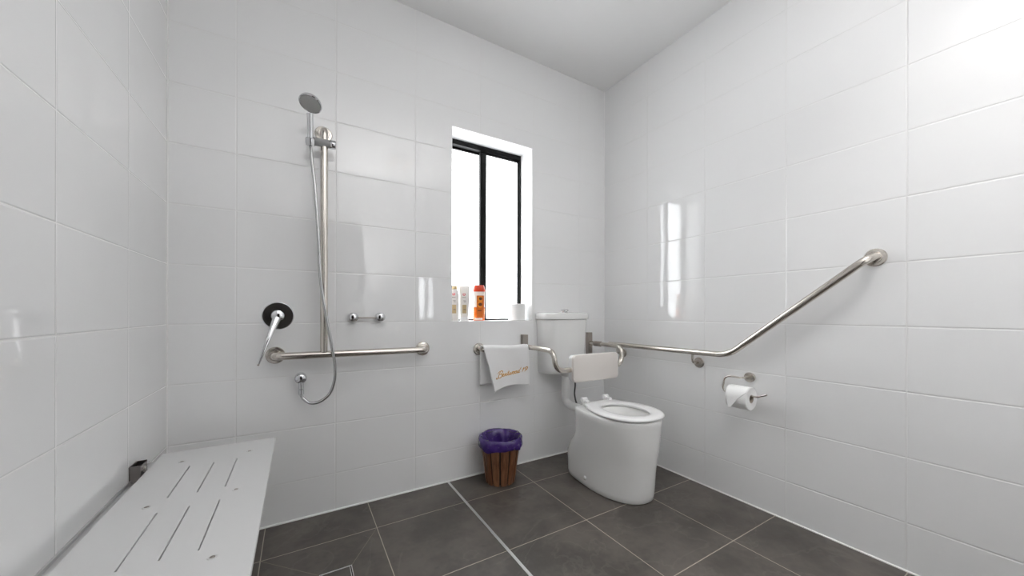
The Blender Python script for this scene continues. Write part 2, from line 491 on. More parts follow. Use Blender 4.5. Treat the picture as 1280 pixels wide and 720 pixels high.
X_, Y_, Z_ = frame_of(hn)
for rr, k in ((0.010, 6), (0.020, 12), (0.030, 18), (0.037, 22)):
    for j in range(k):
        c = hc + (X_ * cos(2*pi*j/k) + Y_ * sin(2*pi*j/k)) * rr + Z_ * 0.0095
        add_lathe(bm, [(0.0013, 0.0), (0.0011, 0.0022), (0, 0.0024)], c, hn, 6)
finish('spray_face', bm, M['face'], hd_o, 40)['label'] = 'grey perforated spray face'
hose_pts = catmull([hs_p0 + hd * -0.012, (0.5165, -0.090, 1.745), (0.522, -0.086, 1.68), (0.531, -0.086, 1.60), (0.541, -0.092, 1.45), (0.549, -0.098, 1.30), (0.553, -0.104, 1.18), (0.566, -0.106, 1.06),
                    (0.584, -0.105, 0.945), (0.604, -0.104, 0.830), (0.616, -0.100, 0.745), (0.616, -0.092, 0.672), (0.596, -0.080, 0.606), (0.556, -0.066, 0.570), (0.516, -0.055, 0.565), (0.487, -0.045, 0.588), (0.478, -0.041, 0.606)], 10)
bm = new_bm(); add_tube(bm, hose_pts, 0.0068, 14)
finish('hose', bm, M['chrome'] if False else brushed_steel('ribbed chrome hose', (0.52, 0.52, 0.525), 0.20), t, 80)

t = thing('shower_outlet', 'chrome wall outlet with round domed cover feeding the shower hose', 'wall outlet', (0.477, 0, 0.68))
bm = new_bm(); add_lathe(bm, [(0, 0), (0.026, 0), (0.026, 0.026), (0.024, 0.034), (0.019, 0.0395), (0.010, 0.0425), (0, 0.043)], (0.477, 0, 0.680), (0, -1, 0), 36)
finish('cover', bm, M['chrome'], t, 40)
bm = new_bm(); add_lathe(bm, [(0, 0.015), (0.0115, 0.015), (0.0115, 0.049), (0.0095, 0.050), (0.0095, 0.051), (0.0118, 0.052), (0.0118, 0.074), (0.0095, 0.076), (0, 0.076)], (0.477, -0.028, 0.680), (0.02, -0.10, -1), 24)
finish('spout', bm, M['chrome'], t, 40)

# mixer tap with long lever
mc = Vector((0.385, 0, 0.978))
t = thing('shower_mixer', 'round chrome shower mixer plate with long slim lever', 'shower tap', tuple(mc))
bm = new_bm(); add_lathe(bm, [(0, 0), (0.064, 0), (0.0645, 0.002), (0.0635, 0.0048), (0.0620, 0.0058), (0.0605, 0.0060), (0.0600, 0.0060), (0.03, 0.0060), (0, 0.0060)], mc, (0, -1, 0), 56)
finish('backplate', bm, M['chrome'], t, 30)
bm = new_bm(); add_lathe(bm, [(0, 0.006), (0.026, 0.006), (0.0265, 0.010), (0.0255, 0.040), (0.0225, 0.047), (0.012, 0.051), (0, 0.052)], mc, (0, -1, 0), 40)
finish('hub', bm, M['chrome'], t, 40)
tip = Vector((0.318, -0.105, 0.766))
a0 = mc + Vector((-0.002, -0.046, -0.006))
lev = []
for s in range(15):
    q = s / 14
    p = a0.lerp(tip, q) + Vector((0, -0.010 * sin(pi * q), 0))
    dirv = (tip - a0).normalized(); side = dirv.cross(Vector((0, -1, 0))).normalized(); nn = side.cross(dirv)
    wv = 0.0125 * (1 - q) ** 1.2 + 0.0035; tv = 0.0045 * (1 - q) + 0.0020
    lev.append([p + side * cos(2*pi*j/14) * wv + nn * sin(2*pi*j/14) * tv for j in range(14)])
bm = new_bm(); add_loft(bm, lev)
lv = finish('lever', bm, M['chrome'], t, 60)
bm = new_bm(); bmesh.ops.create_icosphere(bm, subdivisions=2, radius=0.0045, matrix=Matrix.Translation(tip))
finish('lever_tip', bm, M['steel_dark'], lv, 180)

# twin chrome mounts with a thin rod
t = thing('wall_rod_holder', 'small chrome rod between two round wall mounts above the horizontal shower rail', 'wall rail', (0.772, 0, 0.970))
for x in (0.706, 0.838):
    bm = new_bm(); add_lathe(bm, [(0, 0), (0.0240, 0), (0.0240, 0.028), (0.0225, 0.034), (0.0180, 0.0385), (0.010, 0.0408), (0, 0.0415)], (x, 0, 0.970), (0, -1, 0), 36)
    finish('mount', bm, M['chrome'], t, 30)
bm = new_bm(); add_tube(bm, [(0.722, -0.026, 0.966), (0.822, -0.026, 0.966)], 0.0040, 12)
finish('rod', bm, M['steel_dark'], t, 60)

# ------------------------------------------------------------------ toilet
TX = 2.035
t = thing('toilet', 'white china toilet with oval seat ring and wall hung cistern in the corner', 'toilet', (TX, -0.5, 0))
NP = 72
def plan(hw, yr, yf, z, ysplit=None, rp=3.6, fp=2.15, rw=1.0):
    """D shaped outline: squarish towards the wall, rounded towards the room"""
    ys = ysplit if ysplit is not None else yr + (yf - yr) * 0.50
    out = []
    for j in range(NP):
        a = 2*pi*j/NP
        c, s = cos(a), sin(a)
        p = rp if s > 0 else fp
        x = math.copysign(abs(c) ** (2/p), c) * hw
        yy = math.copysign(abs(s) ** (2/p), s)
        y = ys + yy * ((yr - ys) if s > 0 else (ys - yf))
        if s > 0: x *= 1 + (rw - 1) * yy
        out.append(Vector((TX + x, y, z)))
    return out
bm = new_bm()
prof = [  # z, half width, rear y, front y, rear width factor
    (0.000, 0.155, -0.224, -0.755, 0.86), (0.006, 0.160, -0.219, -0.761, 0.86), (0.030, 0.162, -0.217, -0.764, 0.86), (0.080, 0.163, -0.216, -0.768, 0.86),
    (0.140, 0.165, -0.217, -0.772, 0.88), (0.180, 0.165, -0.238, -0.776, 0.90), (0.220, 0.168, -0.266, -0.780, 0.93), (0.255, 0.170, -0.298, -0.784, 0.96),
    (0.290, 0.173, -0.315, -0.788, 0.97), (0.340, 0.178, -0.321, -0.793, 0.98), (0.400, 0.184, -0.323, -0.799, 0.98), (0.424, 0.186, -0.324, -0.802, 0.98), (0.433, 0.183, -0.327, -0.799, 0.98), (0.436, 0.176, -0.334, -0.792, 0.98)]
rings = [plan(hw, yr, yf, z, yr + (yf - yr) * 0.52, 4.2, 2.2, rw) for z, hw, yr, yf, rw in prof]
# rim and bowl
rings += [plan(0.120, -0.468, -0.745, 0.436, -0.60, 2.2, 2.1), plan(0.112, -0.476, -0.738, 0.425, -0.60, 2.2, 2.1), plan(0.108, -0.480, -0.732, 0.39, -0.60, 2.2, 2.1),
          plan(0.095, -0.485, -0.71, 0.34, -0.595, 2.1, 2.1), plan(0.066, -0.495, -0.66, 0.28, -0.575, 2, 2), plan(0.03, -0.52, -0.59, 0.245, -0.555, 2, 2)]
add_loft(bm, rings)
pan = finish('pan', bm, M['porcelain'], t, 50)
bm = new_bm(); add_lathe(bm, [(0, 0), (0.011, 0), (0.0105, 0.004), (0.006, 0.0075), (0, 0.008)], (1.8745, -0.455, 0.052), (-1, -0.05, 0.05), 20)
finish('bolt_cap', bm, M['porcelain'], pan, 60)
# seat ring
SEAT_HALF = [(0.0, -0.372), (0.055, -0.372), (0.094, -0.376), (0.112, -0.392), (0.136, -0.435), (0.161, -0.500), (0.179, -0.570), (0.181, -0.635), (0.166, -0.702), (0.132, -0.757), (0.073, -0.795), (0.0, -0.806)]
def seat_curve():
    half = [Vector((x, y, 0)) for x, y in SEAT_HALF]
    loop = half + [Vector((-p.x, p.y, 0)) for p in half[-2:0:-1]]
    m = len(loop); dense = []
    for i in range(m):
        a, b, c, d = loop[i-1], loop[i], loop[(i+1) % m], loop[(i+2) % m]
        for j in range(12):
            q = j / 12
            dense.append(0.5 * (2*b + (c-a)*q + (2*a-5*b+4*c-d)*q*q + (3*b-3*c+d-a)*q**3))
    # resample by the angle round the seat centre so that it matches plan()
    cen = Vector((0, -0.595, 0)); out = []
    for k in range(NP):
        a = 2*pi*k/NP; best = None
        d0 = Vector((cos(a), sin(a), 0))
        for p, r in zip(dense, dense[1:] + dense[:1]):
            u, w = p - cen, r - cen
            c1, c2 = d0.cross(u).z, d0.cross(w).z
            if c1 * c2 <= 0 and (u + w).dot(d0) > 0 and abs(c1 - c2) > 1e-12:
                best = u.lerp(w, c1 / (c1 - c2)); break
        out.append(cen + best)
    return out
SEAT_LOOP = seat_curve()
def seat_out(k, z):
    cen = Vector((0, -0.595, 0))
    return [Vector((TX, 0, z)) + cen + (p - cen) * (1 - k / (p - cen).length) for p in SEAT_LOOP]
def seat_in(k, z):
    out = []
    for j in range(NP):
        a = 2*pi*j/NP
        out.append(Vector((TX + (0.110 + k) * cos(a), -0.602 + (0.142 + k) * sin(a), z)))
    return out
bm = new_bm()
rr = [seat_in(0.004, 0.440), seat_out(0.006, 0.440), seat_out(0.001, 0.443), seat_out(0, 0.448), seat_out(0.003, 0.453), seat_out(0.011, 0.4565), seat_out(0.03, 0.458), seat_in(0.020, 0.458), seat_in(0.006, 0.4565), seat_in(0, 0.452), seat_in(0, 0.444), seat_in(0.004, 0.440)]
R = [[bm.verts.new(p) for p in r] for r in rr[:-1]]; R.append(R[0])
for a, b in zip(R, R[1:]):
    for j in range(NP): bm.faces.new((a[j], a[(j+1) % NP], b[(j+1) % NP], b[j]))
st = finish('seat', bm, M['seat'], t, 50)
for s in (-1, 1):
    bm = new_bm(); x = TX + s * 0.088
    add_tube(bm, fillet([(x, -0.366, 0.436), (x, -0.366, 0.464), (x, -0.410, 0.460)], 0.012), 0.0125, 16)
    add_lathe(bm, [(0, -0.019), (0.013, -0.019), (0.0145, -0.016), (0.0145, 0.016), (0.013, 0.019), (0, 0.019)], (x, -0.368, 0.470), (1, 0, 0), 24)
    finish('hinge', bm, M['seat'], st, 50)
# cistern
def cist(hw, dep, z, bow=0.016, rc=0.075):
    pts = []
    pts += [Vector((TX - hw, -0.002, z)), Vector((TX + hw, -0.002, z))]
    for j in range(7):                      # right front corner
        a = -pi/2 * 0 - (pi/2) * j/6
        pts.append(Vector((TX + hw - rc + rc*cos(a), -(dep - rc) + rc*sin(a), z)))
    for j in range(1, 12):                   # bowed front
        q = j / 12
        pts.append(Vector((TX + (hw - rc) * (1 - 2*q), -dep - bow * sin(pi*q), z)))
    for j in range(7):
        a = -pi/2 - (pi/2) * j/6
        pts.append(Vector((TX - hw + rc + rc*cos(a), -(dep - rc) + rc*sin(a), z)))
    return pts
bm = new_bm()
add_loft(bm, [cist(0.150, 0.105, 0.586), cist(0.163, 0.118, 0.588), cist(0.168, 0.124, 0.597), cist(0.172, 0.128, 0.66), cist(0.178, 0.133, 0.80), cist(0.182, 0.138, 0.948)])
cs = finish('cistern', bm, M['porcelain'], t, 40)
bm = new_bm()
add_loft(bm, [cist(0.182, 0.139, 0.9485), cist(0.190, 0.147, 0.951), cist(0.191, 0.148, 0.956), cist(0.191, 0.148, 0.982), cist(0.188, 0.145, 0.990), cist(0.176, 0.133, 0.9945), cist(0.12, 0.09, 0.9955)])
ld = finish('lid', bm, M['porcelain'], cs, 40)
bm = new_bm(); add_lathe(bm, [(0, 0), (0.018, 0), (0.018, 0.010), (0.0245, 0.011), (0.026, 0.013), (0.026, 0.018), (0.0235, 0.0205), (0, 0.021)], (TX - 0.005, -0.080, 0.9945), (0, 0, 1), 32)
finish('button', bm, M['chrome'], ld, 40)
bm = new_bm()
add_tube(bm, fillet([(TX, -0.085, 0.575), (TX, -0.085, 0.372), (TX, -0.350, 0.372)], 0.06), 0.027, 24)
add_lathe(bm, [(0, 0), (0.036, 0), (0.036, 0.020), (0.028, 0.026), (0, 0.026)], (TX, -0.085, 0.586), (0, 0, -1), 28)
finish('flush_pipe', bm, M['pipe'], t, 50)
bm = new_bm()
add_tube(bm, catmull([(TX + 0.074, -0.085, 0.588), (TX + 0.077, -0.095, 0.50), (TX + 0.068, -0.100, 0.425), (TX + 0.066, -0.150, 0.355), (TX + 0.066, -0.322, 0.335)], 10), 0.0055, 12)
finish('supply_hose', bm, M['hose_grey'], t, 60)['label'] = 'dark flexible water hose'

# ------------------------------------------------------------------ backrest on arms
BZ = 0.772
t = thing('backrest_grab_rail', 'ivory toilet backrest pad carried on bent brushed steel arms over the cistern', 'backrest', (2.03, -0.2, BZ))
PX0, PX1 = 1.745, 2.312
bm = new_bm()
add_tube(bm, fillet([(1.421, -0.008, 0.770), (1.421, -0.068, 0.770), (PX0 - 0.006, -0.068, BZ)], 0.045), 0.0150, 18)
finish('towel_bar', bm, M['steel'], t, 60)
for s, x in ((1, PX0), (-1, PX1)):
    bm = new_bm()
    add_tube(bm, fillet([(x, -0.012, BZ), (x, -0.330, BZ), (x + s*0.012, -0.336, 0.652), (x + s*0.20, -0.336, 0.652)], [0.07, 0.06]), 0.0155, 18)
    finish('arm', bm, M['steel'], t, 60)
    bm = new_bm(); add_box(bm, (x - 0.021, -0.030, 0.690), (x + 0.021, 0.0, 0.850))
    finish('wall_plate', bm, M['steel_dark'], t, 0, bevel=0.003)
    if s < 0:
        bm = new_bm(); add_lathe(bm, [(0.0156, 0), (0.0185, 0), (0.0195, 0.003), (0.0195, 0.060), (0.0185, 0.063), (0.0156, 0.063)], (x, -0.075, BZ), (0, -1, 0), 24)
        finish('collar', bm, M['steel_dark'], t, 40)
flange(t, (1.421, 0, 0.770), (0, -1, 0), 0.037)
def rounded_slab(bm, cx, cz, hw, hh, y0, y1, rc, edge):
    rings = []
    for y, k in ((y0, edge), (y0 - edge*0.3, edge*0.3), (y0 - edge, 0), (y1 + edge, 0), (y1 + edge*0.3, edge*0.3), (y1, edge)):
        pts = []
        for qx, qz, a0 in ((1, 1, 0), (-1, 1, pi/2), (-1, -1, pi), (1, -1, 3*pi/2)):
            for j in range(9):
                a = a0 + pi/2 * j/8
                pts.append(Vector((cx + qx*(hw - rc) + (rc - k)*cos(a), y, cz + qz*(hh - rc) + (rc - k)*sin(a))))
        rings.append(pts)
    add_loft(bm, rings)
bm = new_bm(); rounded_slab(bm, 2.048, 0.660, 0.186, 0.082, -0.348, -0.372, 0.026, 0.007)
pd = finish('pad', bm, M['pad'], t, 40)
bm = new_bm(); rounded_slab(bm, 2.048, 0.660, 0.184, 0.080, -0.318, -0.3475, 0.026, 0.007)
finish('shell', bm, M['seat'], pd, 40)

# ------------------------------------------------------------------ towel on the bar
bar_z, bar_y = 0.771, -0.068
TR = 0.0215                          # cloth radius over the bar
def towel_pt(s, v):
    """s 0..1 across, v: -1 back hem .. 0 top .. 1 front hem"""
    hemL, hemR = 0.252, 0.232
    drop_f = hemL * (1 - s) + hemR * s - 0.022 * sin(pi * min(max(s, 0), 1)) * (1 - s * 0.35)
    drop_b = 0.215
    arc = pi * TR / 2
    xl, xr = 1.412, 1.7275
    if v >= 0:
        l = v * (drop_f + arc)
    else:
        l = v * (drop_b + arc)
    if abs(l) < arc:
        a = l / TR
        y, z = bar_y - TR * sin(a), bar_z + TR * cos(a)
        k = 0
    else:
        k = (abs(l) - arc)
        z = bar_z - k
        y = bar_y - math.copysign(TR, l)
        if l > 0:
            y -= k * 0.060 + 0.007 * sin(2.2*pi*s + 0.6) * min(k / 0.1, 1) + 0.012 * (1 - s)**3 * min(k / 0.12, 1)
        else:
            y += k * 0.02
    if l > 0:
        xx = xl + (xr - xl) * s + (1 - s) * 0.056 * min(k / 0.25, 1)**1.0 - s * 0.006 * min(k/0.2, 1)
    else:
        xx = xl - 0.004 + (xr - xl - 0.02) * s
    z += 0.0035 * sin(5.1 * s + 1.0) * (1 if abs(l) < arc else 0.6)
    return Vector((xx, y, z))
bm = new_bm()
NS, NV = 44, 76
grid = [[bm.verts.new(towel_pt(i / NS, -1 + 2 * j / NV)) for j in range(NV + 1)] for i in range(NS + 1)]
for i in range(NS):
    for j in range(NV): bm.faces.new((grid[i][j], grid[i+1][j], grid[i+1][j+1], grid[i][j+1]))
t = thing('hand_towel', 'white hand towel with gold script embroidery folded over the steel bar beside the cistern', 'towel', (1.58, bar_y, 0.79))
tw = finish('cloth', bm, M['towel'], t, 180)
md = tw.modifiers.new('thickness', 'SOLIDIFY'); md.thickness = 0.0045; md.offset = 0.0
# embroidered script, drawn as strokes in (u, v) letter units
ST = []
def stroke(*p): ST.append(p)
def put(x0, strokes):
    for s in strokes: ST.append([(x0 + a, b) for a, b in s])
put(0.0, [[(0.55,1.55),(0.30,0.9),(0.12,0.2),(-0.05,-0.15),(-0.35,-0.1),(-0.3,0.25)], [(-0.1,1.1),(0.2,1.55),(0.8,1.75),(1.15,1.5),(0.95,1.05),(0.45,0.85)], [(0.45,0.85),(0.95,0.8),(1.05,0.35),(0.7,-0.05),(0.25,0.0),(0.15,0.2)]])   # B
E_ = [[(0,0.25),(0.3,0.4),(0.45,0.62),(0.3,0.75),(0.1,0.5),(0.12,0.12),(0.35,0.0),(0.65,0.25)]]
N_ = [[(0,0.25),(0.18,0.65),(0.16,0.3),(0.08,0.0),(0.25,0.5),(0.45,0.7),(0.5,0.45),(0.45,0.08),(0.6,0.02),(0.78,0.25)]]
T_ = [[(0,0.25),(0.25,0.7),(0.4,1.2),(0.22,0.5),(0.2,0.08),(0.38,0.0),(0.55,0.25)], [(0.05,0.85),(0.5,0.92)]]
W_ = [[(0,0.25),(0.15,0.68),(0.1,0.15),(0.25,0.0),(0.42,0.3),(0.48,0.65),(0.42,0.15),(0.58,0.0),(0.75,0.35),(0.78,0.7),(0.95,0.6)]]
O_ = [[(0.0,0.55),(0.25,0.7),(0.08,0.4),(0.12,0.05),(0.35,0.0),(0.48,0.35),(0.35,0.68),(0.2,0.6),(0.4,0.5),(0.62,0.58)]]
D_ = [[(0.42,0.62),(0.2,0.7),(0.06,0.35),(0.15,0.0),(0.35,0.2),(0.5,0.7),(0.72,1.5)], [(0.5,0.7),(0.42,0.2),(0.5,0.0),(0.7,0.2)]]
x = 1.15
for gl, adv in ((E_, 0.58), (N_, 0.74), (T_, 0.50), (W_, 0.86), (O_, 0.56), (O_, 0.56), (D_, 0.95)):
    put(x, gl); x += adv
put(x + 0.15, [[(0.05,0.75),(0.3,1.15),(0.05,0.0)], [(1.1,0.75),(0.75,0.55),(0.55,0.85),(0.75,1.2),(1.05,1.1),(1.1,0.75),(0.9,0.3),(0.55,0.0)]])
TOT = x + 1.3
bm = new_bm()
def on_towel(u, v):
    s = 0.150 + ((u + 0.22 * v) / TOT) * 0.79
    k = 0.205 - 0.029 * (u / TOT) - v * 0.0215        # distance below the bar
    drop = (0.252 * (1 - s) + 0.232 * s - 0.022 * sin(pi * s) * (1 - s * 0.35)) + pi * TR / 2
    return towel_pt(s, k / drop)
for st_ in ST:
    pts = catmull([(a, b, 0) for a, b in st_], 6)
    P = []
    for p in pts:
        c = on_towel(p.x, p.y)
        n_ = (on_towel(p.x + 0.05, p.y) - c).cross(on_towel(p.x, p.y + 0.05) - c).normalized()
        if n_.y > 0: n_ = -n_
        P.append(c + n_ * 0.0030)
    add_tube(bm, P, lambda q: 0.0014 + 0.0011 * sin(pi * q), 6)
finish('embroidery', bm, M['gold'], tw, 60)['label'] = 'gold embroidered script lettering'

# ------------------------------------------------------------------ angled grab rail on the right wall
t = thing('angled_grab_rail', 'long brushed steel grab rail on right wall, level then rising at an angle', 'grab rail', (W, -0.85, 0.8))
gx = W - 0.060
bm = new_bm()
add_tube(bm, fillet([(gx, -0.115, 0.768), (gx, -0.955, 0.771), (gx, -1.490, 1.209), (W - 0.006, -1.512, 1.226)], [0.06, 0.045]), 0.0160, 20)
finish('bar', bm, M['steel'], t, 60)
flange(t, (W, -1.505, 1.221), (-1, 0, 0), 0.036)
for y in (-0.190, -0.760):
    fl = flange(t, (W, y, 0.705), (-1, 0, 0), 0.030, mat='steel_dark')
    bm = new_bm()
    add_tube(bm, fillet([(gx, y + 0.004, 0.765), (gx - 0.001, y + 0.004, 0.705), (W - 0.008, y, 0.705)], 0.035), 0.0065, 14)
    finish('bracket_arm', bm, M['steel'], t, 60)

# ------------------------------------------------------------------ toilet paper holder and roll
t = thing('toilet_paper_holder', 'brushed steel hook holder on right wall below the angled grab rail', 'paper holder', (W, -1.036, 0.662))
bm = new_bm(); add_lathe(bm, [(0, 0), (0.025, 0), (0.0255, 0.002), (0.0255, 0.012), (0.0235, 0.015), (0.010, 0.0155), (0.0095, 0.022), (0, 0.022)], (W, -1.036, 0.662), (-1, 0, 0), 36)
finish('rosette', bm, M['steel'], t, 30)
rx, rz = W - 0.085, 0.582
bm = new_bm()
add_tube(bm, fillet([(W - 0.012, -1.036, 0.662), (rx, -1.036, 0.666), (rx, -0.952, 0.666), (rx, -0.940, rz), (rx, -1.105, rz), (rx, -1.150, rz + 0.020)], [0.02, 0.03, 0.03, 0.012]), 0.0048, 14)
finish('hook_rod', bm, M['steel'], t, 60)

def spiral_roll(bm, c, axis, ro, ri, ln, mi_core=1):
    add_lathe(bm, [(ri, -ln/2), (ro - 0.003, -ln/2), (ro, -ln/2 + 0.003), (ro, ln/2 - 0.003), (ro - 0.003, ln/2), (ri, ln/2)], c, axis, 48)
t = thing('toilet_roll', 'white toilet roll hanging on the steel hook with a loose pointed end', 'toilet roll', (rx, -1.03, rz - 0.020))
rc = Vector((rx, -1.032, rz - 0.0140)); ro_ = 0.0575
bm = new_bm(); spiral_roll(bm, rc, (0, 1, 0), ro_, 0.0205, 0.100)
ro = finish('roll', bm, M['paper'], t, 40)
bm = new_bm(); add_lathe(bm, [(0.0204, -0.0498), (0.0204, 0.0498), (0.0192, 0.0498), (0.0192, -0.0498), (0.0204, -0.0498)], rc, (0, 1, 0), 36)
finish('core', bm, M['card'], t, 40)
# loose folded end: a triangle of paper hanging over the front of the roll
bm = new_bm()
def loose(u, v):     # u along roll 0..1 (towards the camera), v down 0..1
    a = 1.30 - v * 1.95
    r = ro_ + 0.0015
    tipu = 0.22
    yl, yr = 0.0, 1.0
    k = max(0.0, (v - 0.35) / 0.65)
    uu = tipu + (u - tipu) * (1 - 0.92 * k)
    ang = max(a, -0.05)
    x_ = rc.x - r * cos(ang); z_ = rc.z + r * sin(ang)
    if a < -0.05: z_ += (a + 0.05) * r * 1.35; x_ -= 0.004 * (-(a + 0.05))
    return Vector((x_, rc.y + 0.0495 - 0.099 * uu, z_))
g = [[bm.verts.new(loose(i / 16, j / 24)) for j in range(25)] for i in range(17)]
for i in range(16):
    for j in range(24): bm.faces.new((g[i][j], g[i+1][j], g[i+1][j+1], g[i][j+1]))
lp = finish('loose_sheet', bm, M['paper'], ro, 180)
md = lp.modifiers.new('thickness', 'SOLIDIFY'); md.thickness = 0.0012; md.offset = 0

# spare roll on the window sill
src = Vector((1.737, 0.068, WZ0 + 0.0555))
t = thing('spare_toilet_roll', 'white toilet roll standing upright at the right end of the window sill', 'toilet roll', (src.x, src.y, WZ0))
bm = new_bm(); spiral_roll(bm, src, (0, 0, 1), 0.0575, 0.021, 0.110)
finish('roll', bm, M['paper'], t, 40)
bm = new_bm(); add_lathe(bm, [(0.0209, -0.0545), (0.0209, 0.0545), (0.0196, 0.0545), (0.0196, -0.0545), (0.0209, -0.0545)], src, (0, 0, 1), 36)
finish('core', bm, M['card'], t, 40)

# ------------------------------------------------------------------ bottles on the sill
def bottle_rings(c, yaw, spec, n=40, p=2.5):
    ca, sa = cos(yaw), sin(yaw)
    rings = []
    for z, a, b in spec:
        r = []
        for j in range(n):
            q = 2*pi*j/n
            x = math.copysign(abs(cos(q)) ** (2/p), cos(q)) * a; y = math.copysign(abs(sin(q)) ** (2/p), sin(q)) * b
            r.append(Vector((c[0] + x*ca - y*sa, c[1] + x*sa + y*ca, c[2] + z)))
        rings.append(r)
    return rings
def spec_at(spec, z):
    for (z0, a0, b0), (z1, a1, b1) in zip(spec, spec[1:]):
        if z0 <= z <= z1:
            t_ = (z - z0) / max(z1 - z0, 1e-6); return a0 + (a1-a0)*t_, b0 + (b1-b0)*t_
    return spec[-1][1:]
def patch(bm, c, yaw, spec, x0, x1, z0, z1, off=0.0007, p=2.5, shape=None, mi=0, nx=10, nz=10):
    """printed patch that follows the front of a bottle (x across the front, z up)"""
    ca, sa = cos(yaw), sin(yaw)
    def P(x, z):
        a, b = spec_at(spec, z)
        xx = min(abs(x) / a, 0.985)
        y = -b * (1 - xx ** p) ** (1/p) - off
        return Vector((c[0] + x*ca - y*sa, c[1] + x*sa + y*ca, c[2] + z))
    if shape is None:
        g = [[bm.verts.new(P(x0 + (x1-x0)*i/nx, z0 + (z1-z0)*j/nz)) for j in range(nz+1)] for i in range(nx+1)]
        for i in range(nx):
            for j in range(nz): bm.faces.new((g[i][j], g[i+1][j], g[i+1][j+1], g[i][j+1])).material_index = mi
    else:                                   # ring / disc: (r_in, r_out)
        cx, cz = (x0+x1)/2, (z0+z1)/2; ri, ro2 = shape
        for k in range(28):
            if k in (6, 7, 8) and ri > 0: continue       # small gap at the top of the ring mark
            a, b = 2*pi*k/28, 2*pi*(k+1)/28
            q = [P(cx + ri*cos(a), cz + ri*sin(a)), P(cx + ro2*cos(a), cz + ro2*sin(a)), P(cx + ro2*cos(b), cz + ro2*sin(b)), P(cx + ri*cos(b), cz + ri*sin(b))]
            if ri == 0: bm.faces.new([bm.verts.new(v) for v in q[:3]]).material_index = mi
            else: bm.faces.new([bm.verts.new(v) for v in q]).material_index = mi
GB = 'toiletry bottles on the window sill'
YAW = radians(-30)
def white_bottle(name, label, x, y, spec, cap_spec, yaw, cap_mat, body_mat):
    c = (x, y, WZ0 + 0.001)
    t = thing(name, label, 'bottle', c, GB)
    bm = new_bm(); add_loft(bm, bottle_rings(c, yaw, spec))
    b = finish('body', bm, M[body_mat], t, 50)
    bm = new_bm(); add_loft(bm, bottle_rings(c, yaw, cap_spec))
    finish('cap', bm, M[cap_mat], t, 40)
    bm = new_bm()
    patch(bm, c, yaw, spec, -0.008, 0.008, 0.155, 0.171, shape=(0.0042, 0.0085), mi=0)
    for k, (xa, xb, z) in enumerate(((-0.011, 0.011, 0.143), (-0.004, 0.012, 0.122), (0.000, 0.012, 0.115))):
        patch(bm, c, yaw, spec, xa, xb, z, z + 0.0025, mi=2, nz=1)
    patch(bm, c, yaw, spec, -0.010, 0.015, 0.045, 0.098, mi=1, off=0.0005)
    patch(bm, c, yaw, spec, -0.002, 0.012, 0.066, 0.071, mi=2, off=0.0009, nz=1)
    finish('label', bm, [M['red'], M['tan'], M['ink']], b, 0)
shampoo = [(0.0, 0.0244, 0.0146), (0.003, 0.0274, 0.0168), (0.04, 0.0287, 0.0185), (0.10, 0.0293, 0.0190), (0.16, 0.0281, 0.0179), (0.186, 0.0232, 0.0157), (0.193, 0.0171, 0.0134)]
white_bottle('shampoo_bottle', 'white bottle with tan cap at the left edge of the window sill', 1.293, 0.083, shampoo,
             [(0.1935, 0.0177, 0.0140), (0.196, 0.0189, 0.0151), (0.212, 0.0183, 0.0146), (0.216, 0.0159, 0.0123)], YAW, 'tan', 'bottle_white')
tube_spec = [(0.022, 0.0262, 0.0168), (0.03, 0.0274, 0.0174), (0.09, 0.0299, 0.0168), (0.15, 0.0323, 0.0134), (0.195, 0.0335, 0.0078), (0.213, 0.0335, 0.0031), (0.216, 0.0329, 0.0022)]
white_bottle('conditioner_tube', 'white tapered tube standing on its cap between white bottle and orange bottle', 1.358, 0.078, tube_spec,
             [(0.0, 0.0262, 0.0168), (0.002, 0.0274, 0.0179), (0.018, 0.0274, 0.0179), (0.0215, 0.0262, 0.0168)], YAW, 'white_plastic', 'bottle_white')
oc = (1.4585, 0.076, WZ0 + 0.001)
ospec = [(0.0, 0.0317, 0.0179), (0.003, 0.0354, 0.0207), (0.05, 0.0366, 0.0224), (0.12, 0.0372, 0.0230), (0.165, 0.0384, 0.0230), (0.181, 0.0384, 0.0224), (0.183, 0.0366, 0.0213)]
t = thing('shower_gel_bottle', 'orange shower gel bottle with red cap and fruit print on window sill', 'bottle', oc, GB)
bm = new_bm()
ocut = 0.084; oa, ob_ = spec_at(ospec, ocut)
add_loft(bm, bottle_rings(oc, YAW, [q for q in ospec if q[0] < ocut] + [(ocut, oa, ob_)]), True, False, 0)
add_loft(bm, bottle_rings(oc, YAW, [(ocut, oa, ob_)] + [q for q in ospec if q[0] > ocut]), False, True, 1)
bmesh.ops.remove_doubles(bm, verts=bm.verts, dist=1e-6)
ob = finish('body', bm, [M['bottle_amber'], M['bottle_pale']], t, 50)
bm = new_bm(); add_loft(bm, bottle_rings(oc, YAW, [(0.1835, 0.0390, 0.0230), (0.186, 0.0403, 0.0241), (0.205, 0.0366, 0.0224), (0.219, 0.0323, 0.0202), (0.2245, 0.0293, 0.0179)]))
finish('cap', bm, M['cap_red'], t, 40)['label'] = 'red flip cap'
bm = new_bm()
patch(bm, oc, YAW, ospec, -0.013, 0.033, 0.020, 0.158, mi=1, off=0.0005)
for cx, cz, r1_, r2_ in ((0.011, 0.138, 0.0185, 0.0095), (0.010, 0.102, 0.0215, 0.0105)):
    patch(bm, oc, YAW, ospec, cx-0.001, cx+0.001, cz-0.001, cz+0.001, mi=2, off=0.0008, shape=(0, r1_))
    patch(bm, oc, YAW, ospec, cx-0.001, cx+0.001, cz-0.001, cz+0.001, mi=3, off=0.0012, shape=(0, r2_))
patch(bm, oc, YAW, ospec, -0.006, 0.018, 0.060, 0.066, mi=3, off=0.0009, nz=1)
